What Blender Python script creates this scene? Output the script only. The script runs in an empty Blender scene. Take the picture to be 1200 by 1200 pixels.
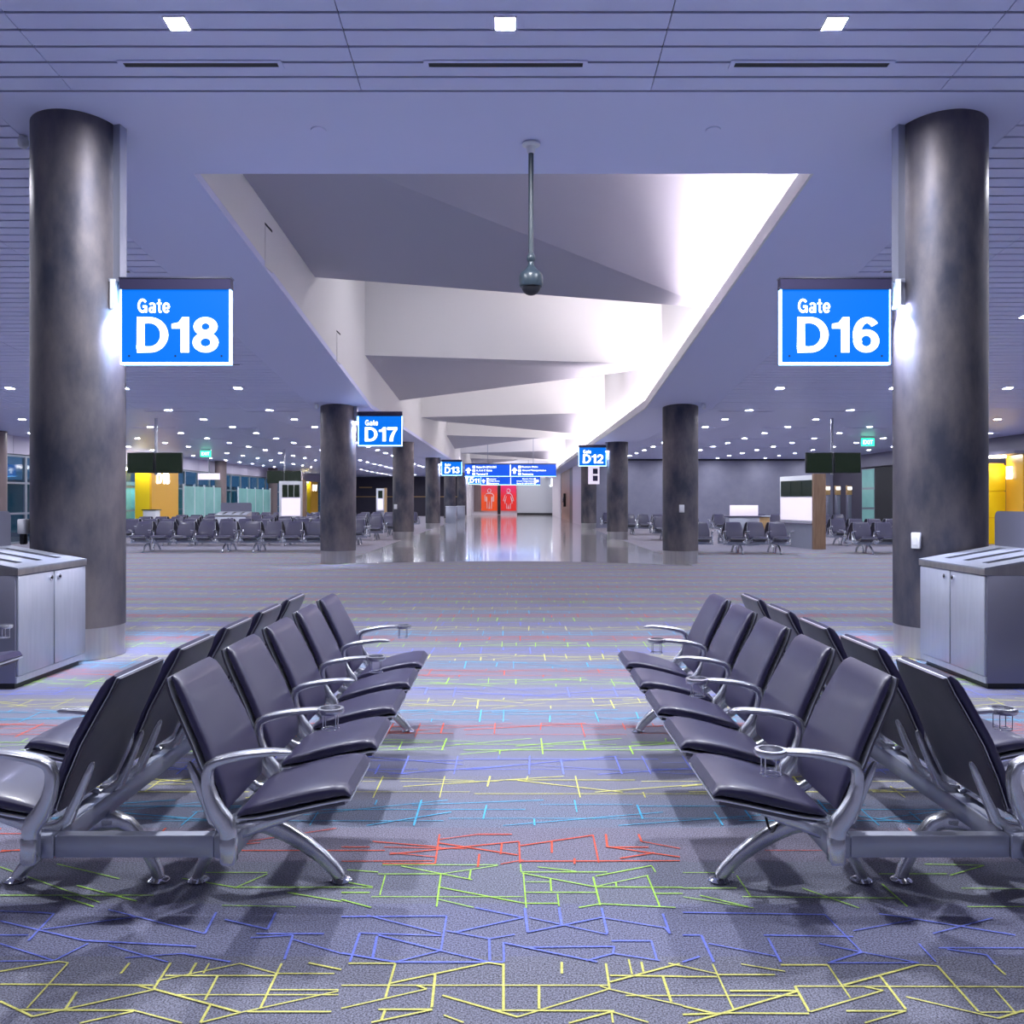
import bpy, math, random
from mathutils import Vector, Matrix
random.seed(7)
S = bpy.context.scene
C = S.collection
PI = math.pi

# ---------------------------------------------------------------- camera, world, exposure
cam_data = bpy.data.cameras.new('camera'); cam = bpy.data.objects.new('camera', cam_data); C.objects.link(cam)
cam.location = (0, 0, 1.5); cam.rotation_euler = (PI/2, 0, 0)
cam_data.sensor_width = 36; cam_data.lens = 36*1050/1200
cam_data.shift_x = -1.0/1200; cam_data.shift_y = -14/1200
cam_data.clip_start = 0.05; cam_data.clip_end = 400
S.camera = cam
w = bpy.data.worlds.new('night_sky'); S.world = w; w.use_nodes = True
w.node_tree.nodes['Background'].inputs[0].default_value = (0.045, 0.10, 0.20, 1)
w.node_tree.nodes['Background'].inputs[1].default_value = 0.8
S.view_settings.view_transform = 'Standard'; S.view_settings.look = 'None'
S.view_settings.exposure = 0.84; S.view_settings.gamma = 1; S.view_settings.use_curve_mapping = False
LAMP = 560.0            # radiance of the recessed downlights
COVE = 62.0             # radiance of the cove strips in the vault
LCOL = (0.90, 0.92, 1.0)

# ---------------------------------------------------------------- materials
def mat(name, col=(.5,.5,.5), rough=.5, metal=0, emit=None, es=0, coat=0, spec=None, noise=None, bump=None, alpha=None, aniso=None):
    m = bpy.data.materials.new(name); m.use_nodes = True
    nt = m.node_tree; b = nt.nodes['Principled BSDF']
    b.inputs['Base Color'].default_value = (*col, 1); b.inputs['Roughness'].default_value = rough
    b.inputs['Metallic'].default_value = metal
    if spec is not None: b.inputs['Specular IOR Level'].default_value = spec
    if coat: b.inputs['Coat Weight'].default_value = coat; b.inputs['Coat Roughness'].default_value = .12
    if emit: b.inputs['Emission Color'].default_value = (*emit, 1); b.inputs['Emission Strength'].default_value = es
    tc = nt.nodes.new('ShaderNodeTexCoord')
    if noise:                                   # (scale, second colour, (stretch), rough variation)
        mp = nt.nodes.new('ShaderNodeMapping'); mp.inputs['Scale'].default_value = noise[2]
        nt.links.new(tc.outputs['Object'], mp.inputs[0])
        n = nt.nodes.new('ShaderNodeTexNoise'); n.inputs['Scale'].default_value = noise[0]; n.inputs['Detail'].default_value = 6
        n.inputs['Roughness'].default_value = .6
        nt.links.new(mp.outputs[0], n.inputs['Vector'])
        r = nt.nodes.new('ShaderNodeValToRGB')
        r.color_ramp.elements[0].position = .36; r.color_ramp.elements[1].position = .64
        r.color_ramp.elements[0].color = (*col, 1); r.color_ramp.elements[1].color = (*noise[1], 1)
        nt.links.new(n.outputs[0], r.inputs[0]); nt.links.new(r.outputs[0], b.inputs['Base Color'])
        if len(noise) > 3:
            mr = nt.nodes.new('ShaderNodeMapRange'); mr.inputs[3].default_value = rough-noise[3]; mr.inputs[4].default_value = rough+noise[3]
            nt.links.new(n.outputs[0], mr.inputs[0]); nt.links.new(mr.outputs[0], b.inputs['Roughness'])
    if bump:
        n2 = nt.nodes.new('ShaderNodeTexNoise'); n2.inputs['Scale'].default_value = bump[0]; n2.inputs['Detail'].default_value = 3
        nt.links.new(tc.outputs['Object'], n2.inputs['Vector'])
        bp = nt.nodes.new('ShaderNodeBump'); bp.inputs['Strength'].default_value = bump[1]; bp.inputs['Distance'].default_value = bump[2]
        nt.links.new(n2.outputs[0], bp.inputs['Height']); nt.links.new(bp.outputs[0], b.inputs['Normal'])
    return m
U = (1, 1, 1)
def carpet(name, tint, f):
    base = (0.180, 0.185, 0.252)
    c1 = [base[i]*.28*(1-f)+tint[i]*.28*f for i in range(3)]
    c2 = [base[i]*1.95*(1-f)+tint[i]*1.7*f for i in range(3)]
    m = mat(name, c1, .95, spec=.12, noise=(170, c2, U), bump=(300, .3, .003))
    b = m.node_tree.nodes['Principled BSDF']; b.inputs['Sheen Weight'].default_value = .34; b.inputs['Sheen Roughness'].default_value = .35; b.inputs['Sheen Tint'].default_value = (1,.80,.70,1)
    return m
YEL, BLU, GRN, RED, CYA = (.78,.74,.22), (.22,.27,.85), (.45,.78,.13), (.80,.14,.09), (.12,.50,.82)
M = {}
for nm, c, f in (('yellow',YEL,.02),('blue',BLU,.06),('green',GRN,.015),('red',RED,.025),('cyan',CYA,.045)):
    M['carpet_'+nm] = carpet('carpet_'+nm, c, f)
    M['line_'+nm] = mat('yarn_'+nm, [x*.85 for x in c], .95, spec=.1, noise=(120, [min(.95,x*1.25) for x in c], U))
M['carpet'] = carpet('carpet_plain', (.3,.25,.25), .15)
M['ceil'] = mat('painted_slat', (.66,.68,.93), .36, spec=.5)
M['soffit'] = mat('painted_soffit', (.67,.69,.93), .55, spec=.3)
M['dark'] = mat('black_void', (.01,.01,.015), .8)
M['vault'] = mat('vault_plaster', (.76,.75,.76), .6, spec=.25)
M['under'] = mat('grey_baffle_underside', (.42,.41,.48), .6, spec=.2)  # baffle undersides set to a darker grey than the vault faces
M['shaft'] = mat('patinated_steel', (.055,.058,.085), .50, .6, noise=(1.6, (.20,.175,.18), (1,1,.45), .10), bump=(2.5,.25,.02))
M['skirt'] = mat('brushed_stainless', (.52,.50,.50), .28, .95, noise=(3,(.60,.58,.56),(6,6,.2)))
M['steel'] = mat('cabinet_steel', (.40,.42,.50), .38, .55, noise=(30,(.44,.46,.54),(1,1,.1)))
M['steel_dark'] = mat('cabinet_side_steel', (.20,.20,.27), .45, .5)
M['alu'] = mat('cast_aluminium', (.62,.63,.68), .27, .9, noise=(14,(.70,.71,.76),U))
M['beam'] = mat('beam_aluminium', (.42,.44,.53), .42, .75)
M['vinyl'] = mat('dark_vinyl', (.026,.022,.072), .42, coat=.12, spec=.6, bump=(160,.12,.002))
M['shell'] = mat('dark_shell', (.09,.085,.115), .38, .6, noise=(3,(.13,.12,.15),U))
M['edge'] = mat('shell_edge', (.75,.77,.85), .3, .8)
M['chrome'] = mat('chrome', (.8,.8,.84), .12, 1)
M['black'] = mat('black_plastic', (.012,.012,.016), .4)
M['screen'] = mat('dark_screen', (.010,.018,.009), .25, emit=(.012,.035,.012), es=.08)
M['white'] = mat('white_plastic', (.75,.76,.80), .45)
M['lamp'] = mat('lamp_lens', (1,1,1), .5, emit=LCOL, es=LAMP)
M['lampfar'] = mat('lamp_lens_hall', (1,1,1), .5, emit=LCOL, es=LAMP*.42)
M['cove'] = mat('cove_lens', (1,1,1), .5, emit=(1,.90,.92), es=COVE)
M['led'] = mat('led_lens', (1,1,1), .5, emit=(.62,.66,1), es=300)
M['signblue'] = mat('backlit_blue', (.0,.02,.12), .5, spec=.15, emit=(.001,.10,.48), es=1.0)
M['signblue2'] = mat('backlit_deep_blue', (.0,.02,.15), .35, emit=(.003,.055,.46), es=1.0)
M['signedge'] = mat('lit_acrylic_edge', (.5,.8,1), .3, emit=(.22,.55,1.0), es=4.5)
M['signwhite'] = mat('backlit_white', (1,1,1), .4, emit=(.9,.95,1), es=1.25)
M['camgrey'] = mat('slate_paint', (.03,.045,.06), .35)
M['header'] = mat('sign_header', (.05,.045,.10), .35, .5)
M['wallR'] = mat('purple_grey_wall', (.22,.22,.31), .6, noise=(1.5,(.26,.26,.35),U))
M['wallL'] = mat('dark_plum_wall', (.06,.052,.08), .6)
M['wallC'] = mat('cool_grey_wall', (.52,.55,.60), .35)
M['wallW'] = mat('white_wall', (.74,.72,.78), .45)
M['pink'] = mat('lilac_panel_wall', (.62,.54,.62), .35)
M['wood'] = mat('walnut_panel', (.22,.13,.08), .4, noise=(3,(.30,.19,.12),(8,8,.6)))
M['woodlight'] = mat('oak_panel', (.45,.27,.11), .4, noise=(3,(.52,.33,.15),(8,8,.6)))
M['brown'] = mat('brown_laminate', (.20,.15,.15), .4)
M['fascia'] = mat('fascia_panel', (.66,.60,.72), .4)
M['fasciaD'] = mat('dark_fascia_panel', (.16,.15,.22), .4)
M['mullion'] = mat('window_mullion', (.30,.33,.38), .4, .5)
M['yellow'] = mat('yellow_panel', (.90,.66,.01), .4)
M['orange'] = mat('amber_panel', (.80,.42,.03), .4)
M['frost'] = mat('frosted_teal_glass', (.20,.46,.42), .3, noise=(.8,(.27,.56,.50),U))
M['whitepanel'] = mat('backlit_panel', (.8,.75,.85), .4, emit=(.86,.76,.92), es=.36)
M['flood'] = mat('flood_lens', (1,1,1), .5, emit=(.8,1,.95), es=25)
M['exit'] = mat('exit_green', (.0,.3,.15), .4, emit=(.02,.85,.35), es=1.6)
M['teal'] = mat('jet_bridge_teal', (.28,.55,.52), .6)
M['lane'] = mat('apron_concrete', (.12,.13,.14), .9)
g = bpy.data.materials.new('window_glass'); g.use_nodes = True; nt = g.node_tree; nt.nodes.clear()
o_ = nt.nodes.new('ShaderNodeOutputMaterial'); mx = nt.nodes.new('ShaderNodeMixShader'); tr = nt.nodes.new('ShaderNodeBsdfTransparent')
gl = nt.nodes.new('ShaderNodeBsdfGlossy'); gl.inputs['Roughness'].default_value = .03; tr.inputs[0].default_value = (.7,.85,.9,1)
mx.inputs[0].default_value = .14; nt.links.new(tr.outputs[0], mx.inputs[1]); nt.links.new(gl.outputs[0], mx.inputs[2]); nt.links.new(mx.outputs[0], o_.inputs[0])
M['glass'] = g
# terrazzo: fine speckle plus joint grid
def terrazzo():
    m = mat('polished_terrazzo', (.50,.48,.46), .17, spec=.7, coat=.8, noise=(60,(.62,.60,.58),U))
    m.node_tree.nodes['Principled BSDF'].inputs['Coat Roughness'].default_value = .07
    nt = m.node_tree; b = nt.nodes['Principled BSDF']; src = b.inputs['Base Color'].links[0].from_socket
    br = nt.nodes.new('ShaderNodeTexBrick'); br.offset = 0
    br.inputs['Color1'].default_value = (1,1,1,1); br.inputs['Color2'].default_value = (.86,.86,.88,1); br.inputs['Mortar'].default_value = (.62,.6,.6,1)
    br.inputs['Scale'].default_value = 1; br.inputs['Mortar Size'].default_value = .012
    br.inputs['Brick Width'].default_value = 1.2; br.inputs['Row Height'].default_value = 2.4
    tc = [n for n in nt.nodes if n.type == 'TEX_COORD'][0]; nt.links.new(tc.outputs['Object'], br.inputs['Vector'])
    mm = nt.nodes.new('ShaderNodeMixRGB'); mm.blend_type = 'MULTIPLY'; mm.inputs[0].default_value = 1
    nt.links.new(src, mm.inputs[1]); nt.links.new(br.outputs[0], mm.inputs[2]); nt.links.new(mm.outputs[0], b.inputs['Base Color'])
    return m
M['terrazzo'] = terrazzo()
# printed restroom graphic: orange below, pink above
def graphic(name, lo, hi):
    m = mat(name, lo, .3); nt = m.node_tree; b = nt.nodes['Principled BSDF']
    tc = [n for n in nt.nodes if n.type == 'TEX_COORD'][0]; sx = nt.nodes.new('ShaderNodeSeparateXYZ')
    nt.links.new(tc.outputs['Generated'], sx.inputs[0]); r = nt.nodes.new('ShaderNodeValToRGB')
    r.color_ramp.elements[0].color = (*lo,1); r.color_ramp.elements[1].color = (*hi,1)
    r.color_ramp.elements[0].position = .55; r.color_ramp.elements[1].position = 1.0
    nt.links.new(sx.outputs[2], r.inputs[0]); nt.links.new(r.outputs[0], b.inputs['Base Color'])
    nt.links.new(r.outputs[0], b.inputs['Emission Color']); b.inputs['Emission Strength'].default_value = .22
    return m
M['gman'] = graphic('orange_graphic', (.72,.075,.01), (.62,.03,.10)); M['gwoman'] = graphic('red_graphic', (.66,.022,.015), (.60,.02,.14))

# ---------------------------------------------------------------- mesh builder
class MB:
    def __init__(s): s.v = []; s.f = []; s.m = []; s.sm = []; s.mats = []
    def mi(s, k):
        if k not in s.mats: s.mats.append(k)
        return s.mats.index(k)
    def face(s, idx, k, smooth=False): s.f.append(tuple(idx)); s.m.append(s.mi(k)); s.sm.append(smooth)
    def poly(s, pts, k, smooth=False):
        n = len(s.v); s.v += [tuple(p) for p in pts]; s.face(range(n, n+len(pts)), k, smooth)
    def hexa(s, p, k):            # 8 points: bottom ccw 0-3, top 4-7
        n = len(s.v); s.v += [tuple(q) for q in p]
        for f in ((3,2,1,0),(4,5,6,7),(0,1,5,4),(1,2,6,5),(2,3,7,6),(3,0,4,7)): s.face([n+i for i in f], k)
    def box(s, x0, x1, y0, y1, z0, z1, k):
        s.hexa([(x0,y0,z0),(x1,y0,z0),(x1,y1,z0),(x0,y1,z0),(x0,y0,z1),(x1,y0,z1),(x1,y1,z1),(x0,y1,z1)], k)
    def bbox(s, x0, x1, y0, y1, z0, z1, k, b=.01):   # bevelled box: chamfered vertical corners + rims
        rings = []
        for (z, i) in ((z0, b), (z0+b, 0), (z1-b, 0), (z1, b)):
            r = []
            for (cx, cy, a0) in ((x1-b, y1-b, 0), (x0+b, y1-b, 90), (x0+b, y0+b, 180), (x1-b, y0+b, 270)):
                for a in (0, 45, 90):
                    t = math.radians(a0+a); rr = b-i*.7 if i else b
                    r.append((cx+rr*math.cos(t), cy+rr*math.sin(t), z))
            rings.append(r)
        s.loft(rings, k, True)
    def loft(s, rings, k, smooth=True, caps=True):
        n0 = len(s.v); n = len(rings[0])
        for r in rings: s.v += [tuple(p) for p in r]
        for i in range(len(rings)-1):
            for j in range(n):
                a = n0+i*n+j; b = n0+i*n+(j+1) % n
                s.face((a, b, b+n, a+n), k, smooth)
        if caps:
            s.face([n0+j for j in reversed(range(n))], k); s.face([n0+(len(rings)-1)*n+j for j in range(n)], k)
    def cyl(s, c, r, z0, z1, k, n=24, r2=None):
        r2 = r if r2 is None else r2
        s.loft([[(c[0]+rr*math.cos(2*PI*j/n), c[1]+rr*math.sin(2*PI*j/n), z) for j in range(n)] for rr, z in ((r, z0), (r2, z1))], k)
    def lathe(s, c, prof, k, n=24):
        s.loft([[(c[0]+r*math.cos(2*PI*j/n), c[1]+r*math.sin(2*PI*j/n), c[2]+z) for j in range(n)] for r, z in prof], k)
    def tube(s, pts, r, k, n=8, closed=False):
        P = [Vector(p) for p in pts]; rings = []
        for i, p in enumerate(P):
            if closed: t = P[(i+1) % len(P)]-P[i-1]
            else: t = P[min(i+1, len(P)-1)]-P[max(i-1, 0)]
            t.normalize(); a = Vector((0,0,1)) if abs(t.z) < .9 else Vector((1,0,0))
            u = t.cross(a).normalized(); v = t.cross(u)
            rings.append([p+(u*math.cos(2*PI*j/n)+v*math.sin(2*PI*j/n))*r for j in range(n)])
        if closed: rings.append(rings[0]); s.loft(rings, k, True, False)
        else: s.loft(rings, k)
    def sweep(s, path, k, y=0.0, n=16, e=2.6, f=1):
        # path of (x, z, width across y, thickness in plane); superellipse section
        rings = []; m = len(path)
        for i, q in enumerate(path):
            a = path[max(i-1, 0)]; b = path[min(i+1, m-1)]
            tx, tz = (b[0]-a[0]), (b[1]-a[1]); L = math.hypot(tx, tz) or 1; nx, nz = -tz/L, tx/L
            r = []
            for j in range(n):
                t = 2*PI*j/n+PI/n; c, d = math.cos(t), math.sin(t)
                c = math.copysign(abs(c)**(2/e), c); d = math.copysign(abs(d)**(2/e), d)
                r.append((f*(q[0]+nx*d*q[3]/2), y+c*q[2]/2, q[1]+nz*d*q[3]/2))
            rings.append(r)
        s.loft(rings, k)
    def mesh(s, name, sharp=38):
        me = bpy.data.meshes.new(name); me.from_pydata(s.v, [], s.f); me.update()
        for k in s.mats: me.materials.append(M[k])
        me.polygons.foreach_set('material_index', s.m); me.polygons.foreach_set('use_smooth', s.sm)
        import bmesh
        bm = bmesh.new(); bm.from_mesh(me); bmesh.ops.recalc_face_normals(bm, faces=bm.faces); bm.to_mesh(me); bm.free()
        if any(s.sm): me.set_sharp_from_angle(angle=math.radians(sharp))
        return me
    def build(s, name, parent=None, loc=(0,0,0)):
        return link(name, s.mesh(name), parent, loc)
def link(name, me, parent=None, loc=(0,0,0)):
    o = bpy.data.objects.new(name, me); C.objects.link(o); o.location = loc
    if parent: o.parent = parent
    return o
def tag(o, label, cat, group=None, kind=None):
    o['label'] = label; o['category'] = cat
    if group: o['group'] = group
    if kind: o['kind'] = kind
    return o
def thing(name, label, cat, loc=(0,0,0), rz=0, group=None):
    o = bpy.data.objects.new(name, None); C.objects.link(o); o.location = loc; o.rotation_euler = (0,0,rz); o.empty_display_size = .1
    return tag(o, label, cat, group)
def struct(name, mb): o = mb.build(name); o['kind'] = 'structure'; return o
def dup(root, loc, rz=None, label=None, group=None, par=None):
    r = root.copy(); C.objects.link(r)
    if par is None: r.location = loc
    else: r.parent = par
    if rz is not None: r.rotation_euler[2] = rz
    if label: r['label'] = label
    if group: r['group'] = group
    for ch in list(root.children): dup(ch, None, par=r)
    return r
FONTS = {}
def text_mesh(body, x0, x1, z0, z1, y, k, depth=.006, bold=.02, name='lettering'):
    cu = bpy.data.curves.new('t', 'FONT'); cu.body = body; cu.size = 1; cu.offset = bold; cu.extrude = .01; cu.resolution_u = 3
    if '\n' in body: cu.space_line = .9
    ob = bpy.data.objects.new('t', cu); C.objects.link(ob)
    dg = bpy.context.evaluated_depsgraph_get(); me = bpy.data.meshes.new_from_object(ob.evaluated_get(dg))
    bpy.data.objects.remove(ob)
    xs = [v.co.x for v in me.vertices]; ys = [v.co.y for v in me.vertices]
    a, b, c, d = min(xs), max(xs), min(ys), max(ys)
    for v in me.vertices:
        x, yy, zz = v.co
        v.co = (x0+(x-a)/(b-a)*(x1-x0), y-(1 if zz > 0 else 0)*depth, z0+(yy-c)/(d-c)*(z1-z0))
    me.materials.clear(); me.materials.append(M[k]); me.name = name
    return me

# bold grotesque glyphs drawn as ribbons: cap height 1
def arc(cx, cy, rx, ry, a0, a1, n=18): return [(cx+rx*math.cos(math.radians(a0+(a1-a0)*i/n)), cy+ry*math.sin(math.radians(a0+(a1-a0)*i/n))) for i in range(n+1)]
def glyph(ch):
    w = .20; h = w/2; v = .165; k = v/2
    if ch == 'D': return .80, [(w, [(h,k),(h,1-k),(.33,1-k)]+arc(.33,.5,.47-h,.5-k,90,-90)+[(.33,k),(h,k),(h,.2)], v)], []
    if ch == '1': return .50, [], [[(.26,0),(.47,0),(.47,1),(.30,1),(.20,.85),(.03,.81),(.03,.68),(.26,.68)]]
    if ch == '8': return .68, [(w, arc(.33,.735,.305-h,.265-k,90,-270,24), v), (w, arc(.33,.285,.33-h,.285-k,90,-270,24), v)], []
    if ch == '6': return .68, [(w, arc(.34,.325,.33-h,.325-k,90,-270,24), v), (w, arc(.36,.5,.36-h,.5-k,215,42,20), v)], []
    if ch == '7': return .66, [], [[(0,1),(.64,1),(.64,.84),(.5,.62),(.40,.34),(.36,0),(.13,0),(.18,.32),(.30,.60),(.43,.81),(0,.81)]]
    if ch == '2': return .66, [(w, arc(.32,.69,.32-h,.31-k,185,-35,18)+[(.34,.34),(.15,.17),(.13,k)], v), (v, [(.02,k),(.63,k)], v)], []
    if ch == '3': return .66, [(w, arc(.32,.735,.29-h,.265-k,175,-90,16), v), (w, arc(.32,.285,.33-h,.285-k,90,-178,16), v)], []
    if ch == 'G': return .86, [(.165, arc(.40,.5,.325,.42,38,335,24), .16), (.16, [(.42,.44),(.70,.44)], .16), (.14, [(.70,.50),(.70,.02)], .14)], []
    if ch == 'a': return .64, [(.14, arc(.25,.21,.18,.15,90,450,18), .14), (.15, [(.49,0),(.49,.5)]+arc(.29,.52,.20,.145,0,160,12), .13)], []
    if ch == 't': return .42, [(.15, [(.19,.95),(.19,.16),(.24,.07),(.37,.07)], .14), (.12, [(.0,.66),(.37,.66)], .12)], []
    if ch == 'e': return .64, [(.15, arc(.30,.36,.235,.30,-35,-355,22), .15), (.11, [(.07,.34),(.54,.34)], .11)], []
def code_mesh(body, x0, x1, z0, z1, y, k, depth=.006):
    gs = [glyph(c) for c in body]; tot = sum(g_[0] for g_ in gs)+.06*(len(gs)-1); sx = (x1-x0)/tot; sz = z1-z0; m = MB(); x = 0
    for adv, rib, pol in gs:
        for wd, pl, _v in rib:
            rings = []; n = len(pl); closed = math.dist(pl[0], pl[-1]) < .001
            for i, p in enumerate(pl):
                a = pl[i-1] if i else (pl[-2] if closed else pl[0]); b = pl[i+1] if i < n-1 else (pl[1] if closed else pl[-1])
                d1 = Vector((p[0]-a[0], p[1]-a[1])); d2 = Vector((b[0]-p[0], b[1]-p[1]))
                if d1.length < 1e-6: d1 = d2
                if d2.length < 1e-6: d2 = d1
                d1.normalize(); d2.normalize(); t_ = (d1+d2).normalized(); nn = Vector((-t_.y, t_.x)); c = max(.6, nn.dot(Vector((-d1.y, d1.x))))
                hw = (wd*abs(nn.x)+_v*abs(nn.y))/(abs(nn.x)+abs(nn.y))/2/c
                L = (p[0]+nn.x*hw, p[1]+nn.y*hw); Rr = (p[0]-nn.x*hw, p[1]-nn.y*hw)
                rings.append([(x0+(x+q[0])*sx, yy, z0+q[1]*sz) for q, yy in ((L,y-depth),(L,y),(Rr,y),(Rr,y-depth))])
            m.loft(rings, k, False)
        for pg in pol:
            P = [(x0+(x+p)*sx, z0+q*sz) for p, q in pg]; m.loft([[(p,y,q) for p, q in P],[(p,y-depth,q) for p, q in P]], k, False)
        x += adv+.06
    return m.mesh('lettering')

# ---------------------------------------------------------------- room data
SL = .106
def cz(y): return max(3.7, 5.98-SL*y)
YK = 21.5
WX = 17.0
YL, YR, YC = 84.0, 48.0, 91.0     # ends of left hall, right hall, centre

# ---------------------------------------------------------------- floor
fl = MB()
P5 = ['yellow','blue','green','red','cyan']; BD = .385; Y0 = 2.56-.385*15
col = {'yellow':YEL,'blue':BLU,'green':GRN,'red':RED,'cyan':CYA}
nb = int((30-Y0)/BD)
for i in range(nb):
    y = Y0+i*BD; fl.poly([(-WX,y,0),(WX,y,0),(WX,y+BD,0),(-WX,y+BD,0)], 'carpet_'+P5[i % 5])
yend = Y0+nb*BD
fl.poly([(-WX,yend,0),(WX,yend,0),(WX,YC+1,0),(-WX,YC+1,0)], 'carpet')
fl.poly([(-WX,-7,0),(WX,-7,0),(WX,Y0,0),(-WX,Y0,0)], 'carpet')
rr = random.Random(11)
def seg(a, b, wd, k, z=.002):
    z += rr.random()*.0009
    d = Vector((b[0]-a[0], b[1]-a[1], 0)); L = d.length
    if L < .01: return
    n = Vector((-d.y, d.x, 0))/L*wd/2
    fl.poly([(a[0]-n.x,a[1]-n.y,z),(b[0]-n.x,b[1]-n.y,z),(b[0]+n.x,b[1]+n.y,z),(a[0]+n.x,a[1]+n.y,z)], k)

def network(i, xa, xb):
    y = Y0+i*BD; k = 'line_'+P5[i % 5]; W = lambda: rr.choice((.005,.0065,.008,.009))
    x = xa-rr.random(); lev = [.06,.28,.52,.78,.97]
    while x < xb:                                   # long horizontals hopping between two levels
        L = rr.uniform(.7,1.7); l = rr.choice((.22,.30,.30))*BD
        seg((x,y+l),(x+L,y+l),W(),k); x += L*rr.uniform(.9,1.1)
    x = xa-rr.random()
    while x < xb:
        L = rr.uniform(.35,1.1); l = rr.choice((.62,.74,.74,.80))*BD
        seg((x,y+l),(x+L,y+l),W(),k)
        x += L*rr.uniform(1,1.15)
    x = xa-rr.random()
    while x < xb:                                   # shallow diagonals
        L = rr.uniform(.35,.95); a, b = rr.choice(((0,2),(2,0),(1,3),(3,1),(4,2),(2,4),(1,4),(3,4),(4,3)))
        seg((x,y+lev[a]*BD),(x+L,y+lev[b]*BD),W(),k,.0025)
        x += L*rr.uniform(.35,.75)
    x = xa-rr.random()
    while x < xb:                                   # risers
        a, b = rr.choice(((0,2),(0,3),(1,3),(2,4),(0,4),(0,4),(1,4),(0,1),(3,4)))
        seg((x,y+lev[a]*BD),(x+rr.choice((0,0,0,.01)),y+lev[b]*BD),W(),k,.003)
        x += rr.uniform(.12,.36)
def fp(p, o, sc):          # point on the floor
    px, py = o[0]+p[0]/sc, o[1]+p[1]/sc; d = 1575/(py-586); return ((px-601)*d/1050, d)
def drawn(txt, k, o, sc, wd=.0075):
    for chain in txt.split(';'):
        v = [int(q) for q in chain.replace('-',',').replace('/',',').split(',')]; pts = [fp((v[j],v[j+1]), o, sc) for j in range(0,len(v),2)]
        for a, b in zip(pts[:-1], pts[1:]): seg(a, b, wd*rr.choice((.8,1,1.1)), 'line_'+k, .0028)
A_, B_, D_ = (400,820), (0,1000), (800,1000)
drawn('25,930/190,930;190,930/155,1050;170,1000/515,927/570,935;570,930/570,1095;0,1007/940,1007;0,1088/300,1020/265,1007;330,970/318,1085;105,1138/320,1093;130,1092/320,1092;155,1092/140,1130;355,1042/620,1118/940,1020/910,1010;530,1095/960,1097;695,1008/695,1090;775,925/775,965;930,930/943,1020;945,972/1200,975;945,995/1190,930;1150,930/1200,940;1010,915/1022,968;1055,925/1062,960;1130,975/1160,1065;940,1020/1200,1078;1000,1043/1200,1043;800,1140/950,1100/1080,1138;950,1100/955,1138;360,1112/430,1138','yellow',A_,3)
drawn('0,418/205,383/240,388/95,548;0,463/540,467;0,523/115,577/540,483/485,467;60,553/470,555/640,600;280,600/470,558;270,490/230,550;455,388/425,425;600,388/540,480;580,433/965,433;550,452/845,390/965,423;690,388/665,430;735,390/715,425;765,435/720,520;540,480/845,563;620,500/1190,500;845,563/1190,487;845,563/705,598;740,535/705,598;990,390/915,548;965,425/1175,425;1085,388/1200,412;950,483/1190,483;870,560/1165,560','yellow',B_,3)
drawn('0,400/120,427;0,437/120,437;105,392/180,555;205,392/360,418;120,430/325,430;345,395/510,395/590,512;165,487/400,487;0,503/410,503;180,553/405,488;395,470/445,560;395,470/1200,472;450,560/705,485/640,472;0,570/160,565/445,567;0,540/130,570;20,600/180,553;565,467/830,395/895,398/1040,560;695,435/785,552;575,557/785,557/640,600;785,507/1110,583/1200,555;1045,562/1200,560;1095,395/1135,430;1095,478/1165,558','yellow',D_,3)
drawn('145,583/550,583;210,587/460,635;130,615/350,615/550,585;155,618/135,690;350,615/335,730;105,695/640,695;340,660/645,718;335,703/465,733;455,600/450,632;630,580/632,608/935,608;640,612/650,735;635,612/890,660/1080,620;690,590/825,605;735,632/738,675;650,643/735,643;650,680/900,680;760,685/765,728;650,718/762,718;885,625/910,725;895,622/1090,585/1105,608;900,660/1200,662;1075,620/1120,730;835,733/910,720/1175,733;965,645/967,658;1105,683/1200,683;20,600/130,608;0,640/110,660;0,662/110,663;0,680/100,680;0,705/105,733','green',A_,3,.0065)
drawn('0,765/370,763/350,885;90,760/350,825;65,823/350,832;65,823/30,925;130,830/350,885/520,925;125,835/110,910;0,893/190,925/350,885;400,820/640,768/470,733;370,815/520,843/610,828;520,843/522,920;570,855/572,925;570,857/900,925;640,873/960,870;645,735/655,820/915,768;765,733/775,795;660,768/935,828;915,735/935,825;915,768/1140,805/1155,825;1130,755/1155,825;950,850/1090,850/1110,920;960,870/955,895/860,920;955,895/1120,920;190,925/570,925','blue',A_,3,.0085)
drawn('0,50/350,175;0,150/540,150;200,40/420,92;270,115/480,170;220,155/330,190;640,90/830,122/940,75;780,185/1040,190;690,70/940,70;830,122/1200,122;1010,140/1200,172','green',B_,3,.006)
drawn('0,70/180,70;0,125/190,125;0,155/250,195;60,150/230,190;210,155/750,160;420,125/620,195;980,125/1200,127;850,40/1060,45;940,80/1060,45;1000,190/1200,190;690,75/930,75;190,80/240,155;700,110/790,190','green',D_,3,.006)
drawn('0,205/130,210/190,215/100,310;0,240/300,310/690,330;0,290/100,290;380,200/720,285/760,210;150,270/480,225;380,325/590,385;0,320/190,380;0,382/190,380;190,380/310,320;440,370/640,355/810,385;790,235/940,270/970,210;880,300/1030,290/1000,375;1030,305/1200,355;900,285/1140,285','blue',B_,3,.008)
drawn('0,210/500,218/630,350;0,385/60,365;65,290/110,385;0,290/60,290;90,320/330,365;285,290/600,295;300,300/345,385;520,385/630,350/830,388;510,388/830,388;600,275/820,235;690,215/830,235/1170,290;830,320/890,385;880,285/1090,230;900,335/1200,335;930,340/1070,360/1100,395;480,320/630,350','blue',D_,3,.008)
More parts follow.
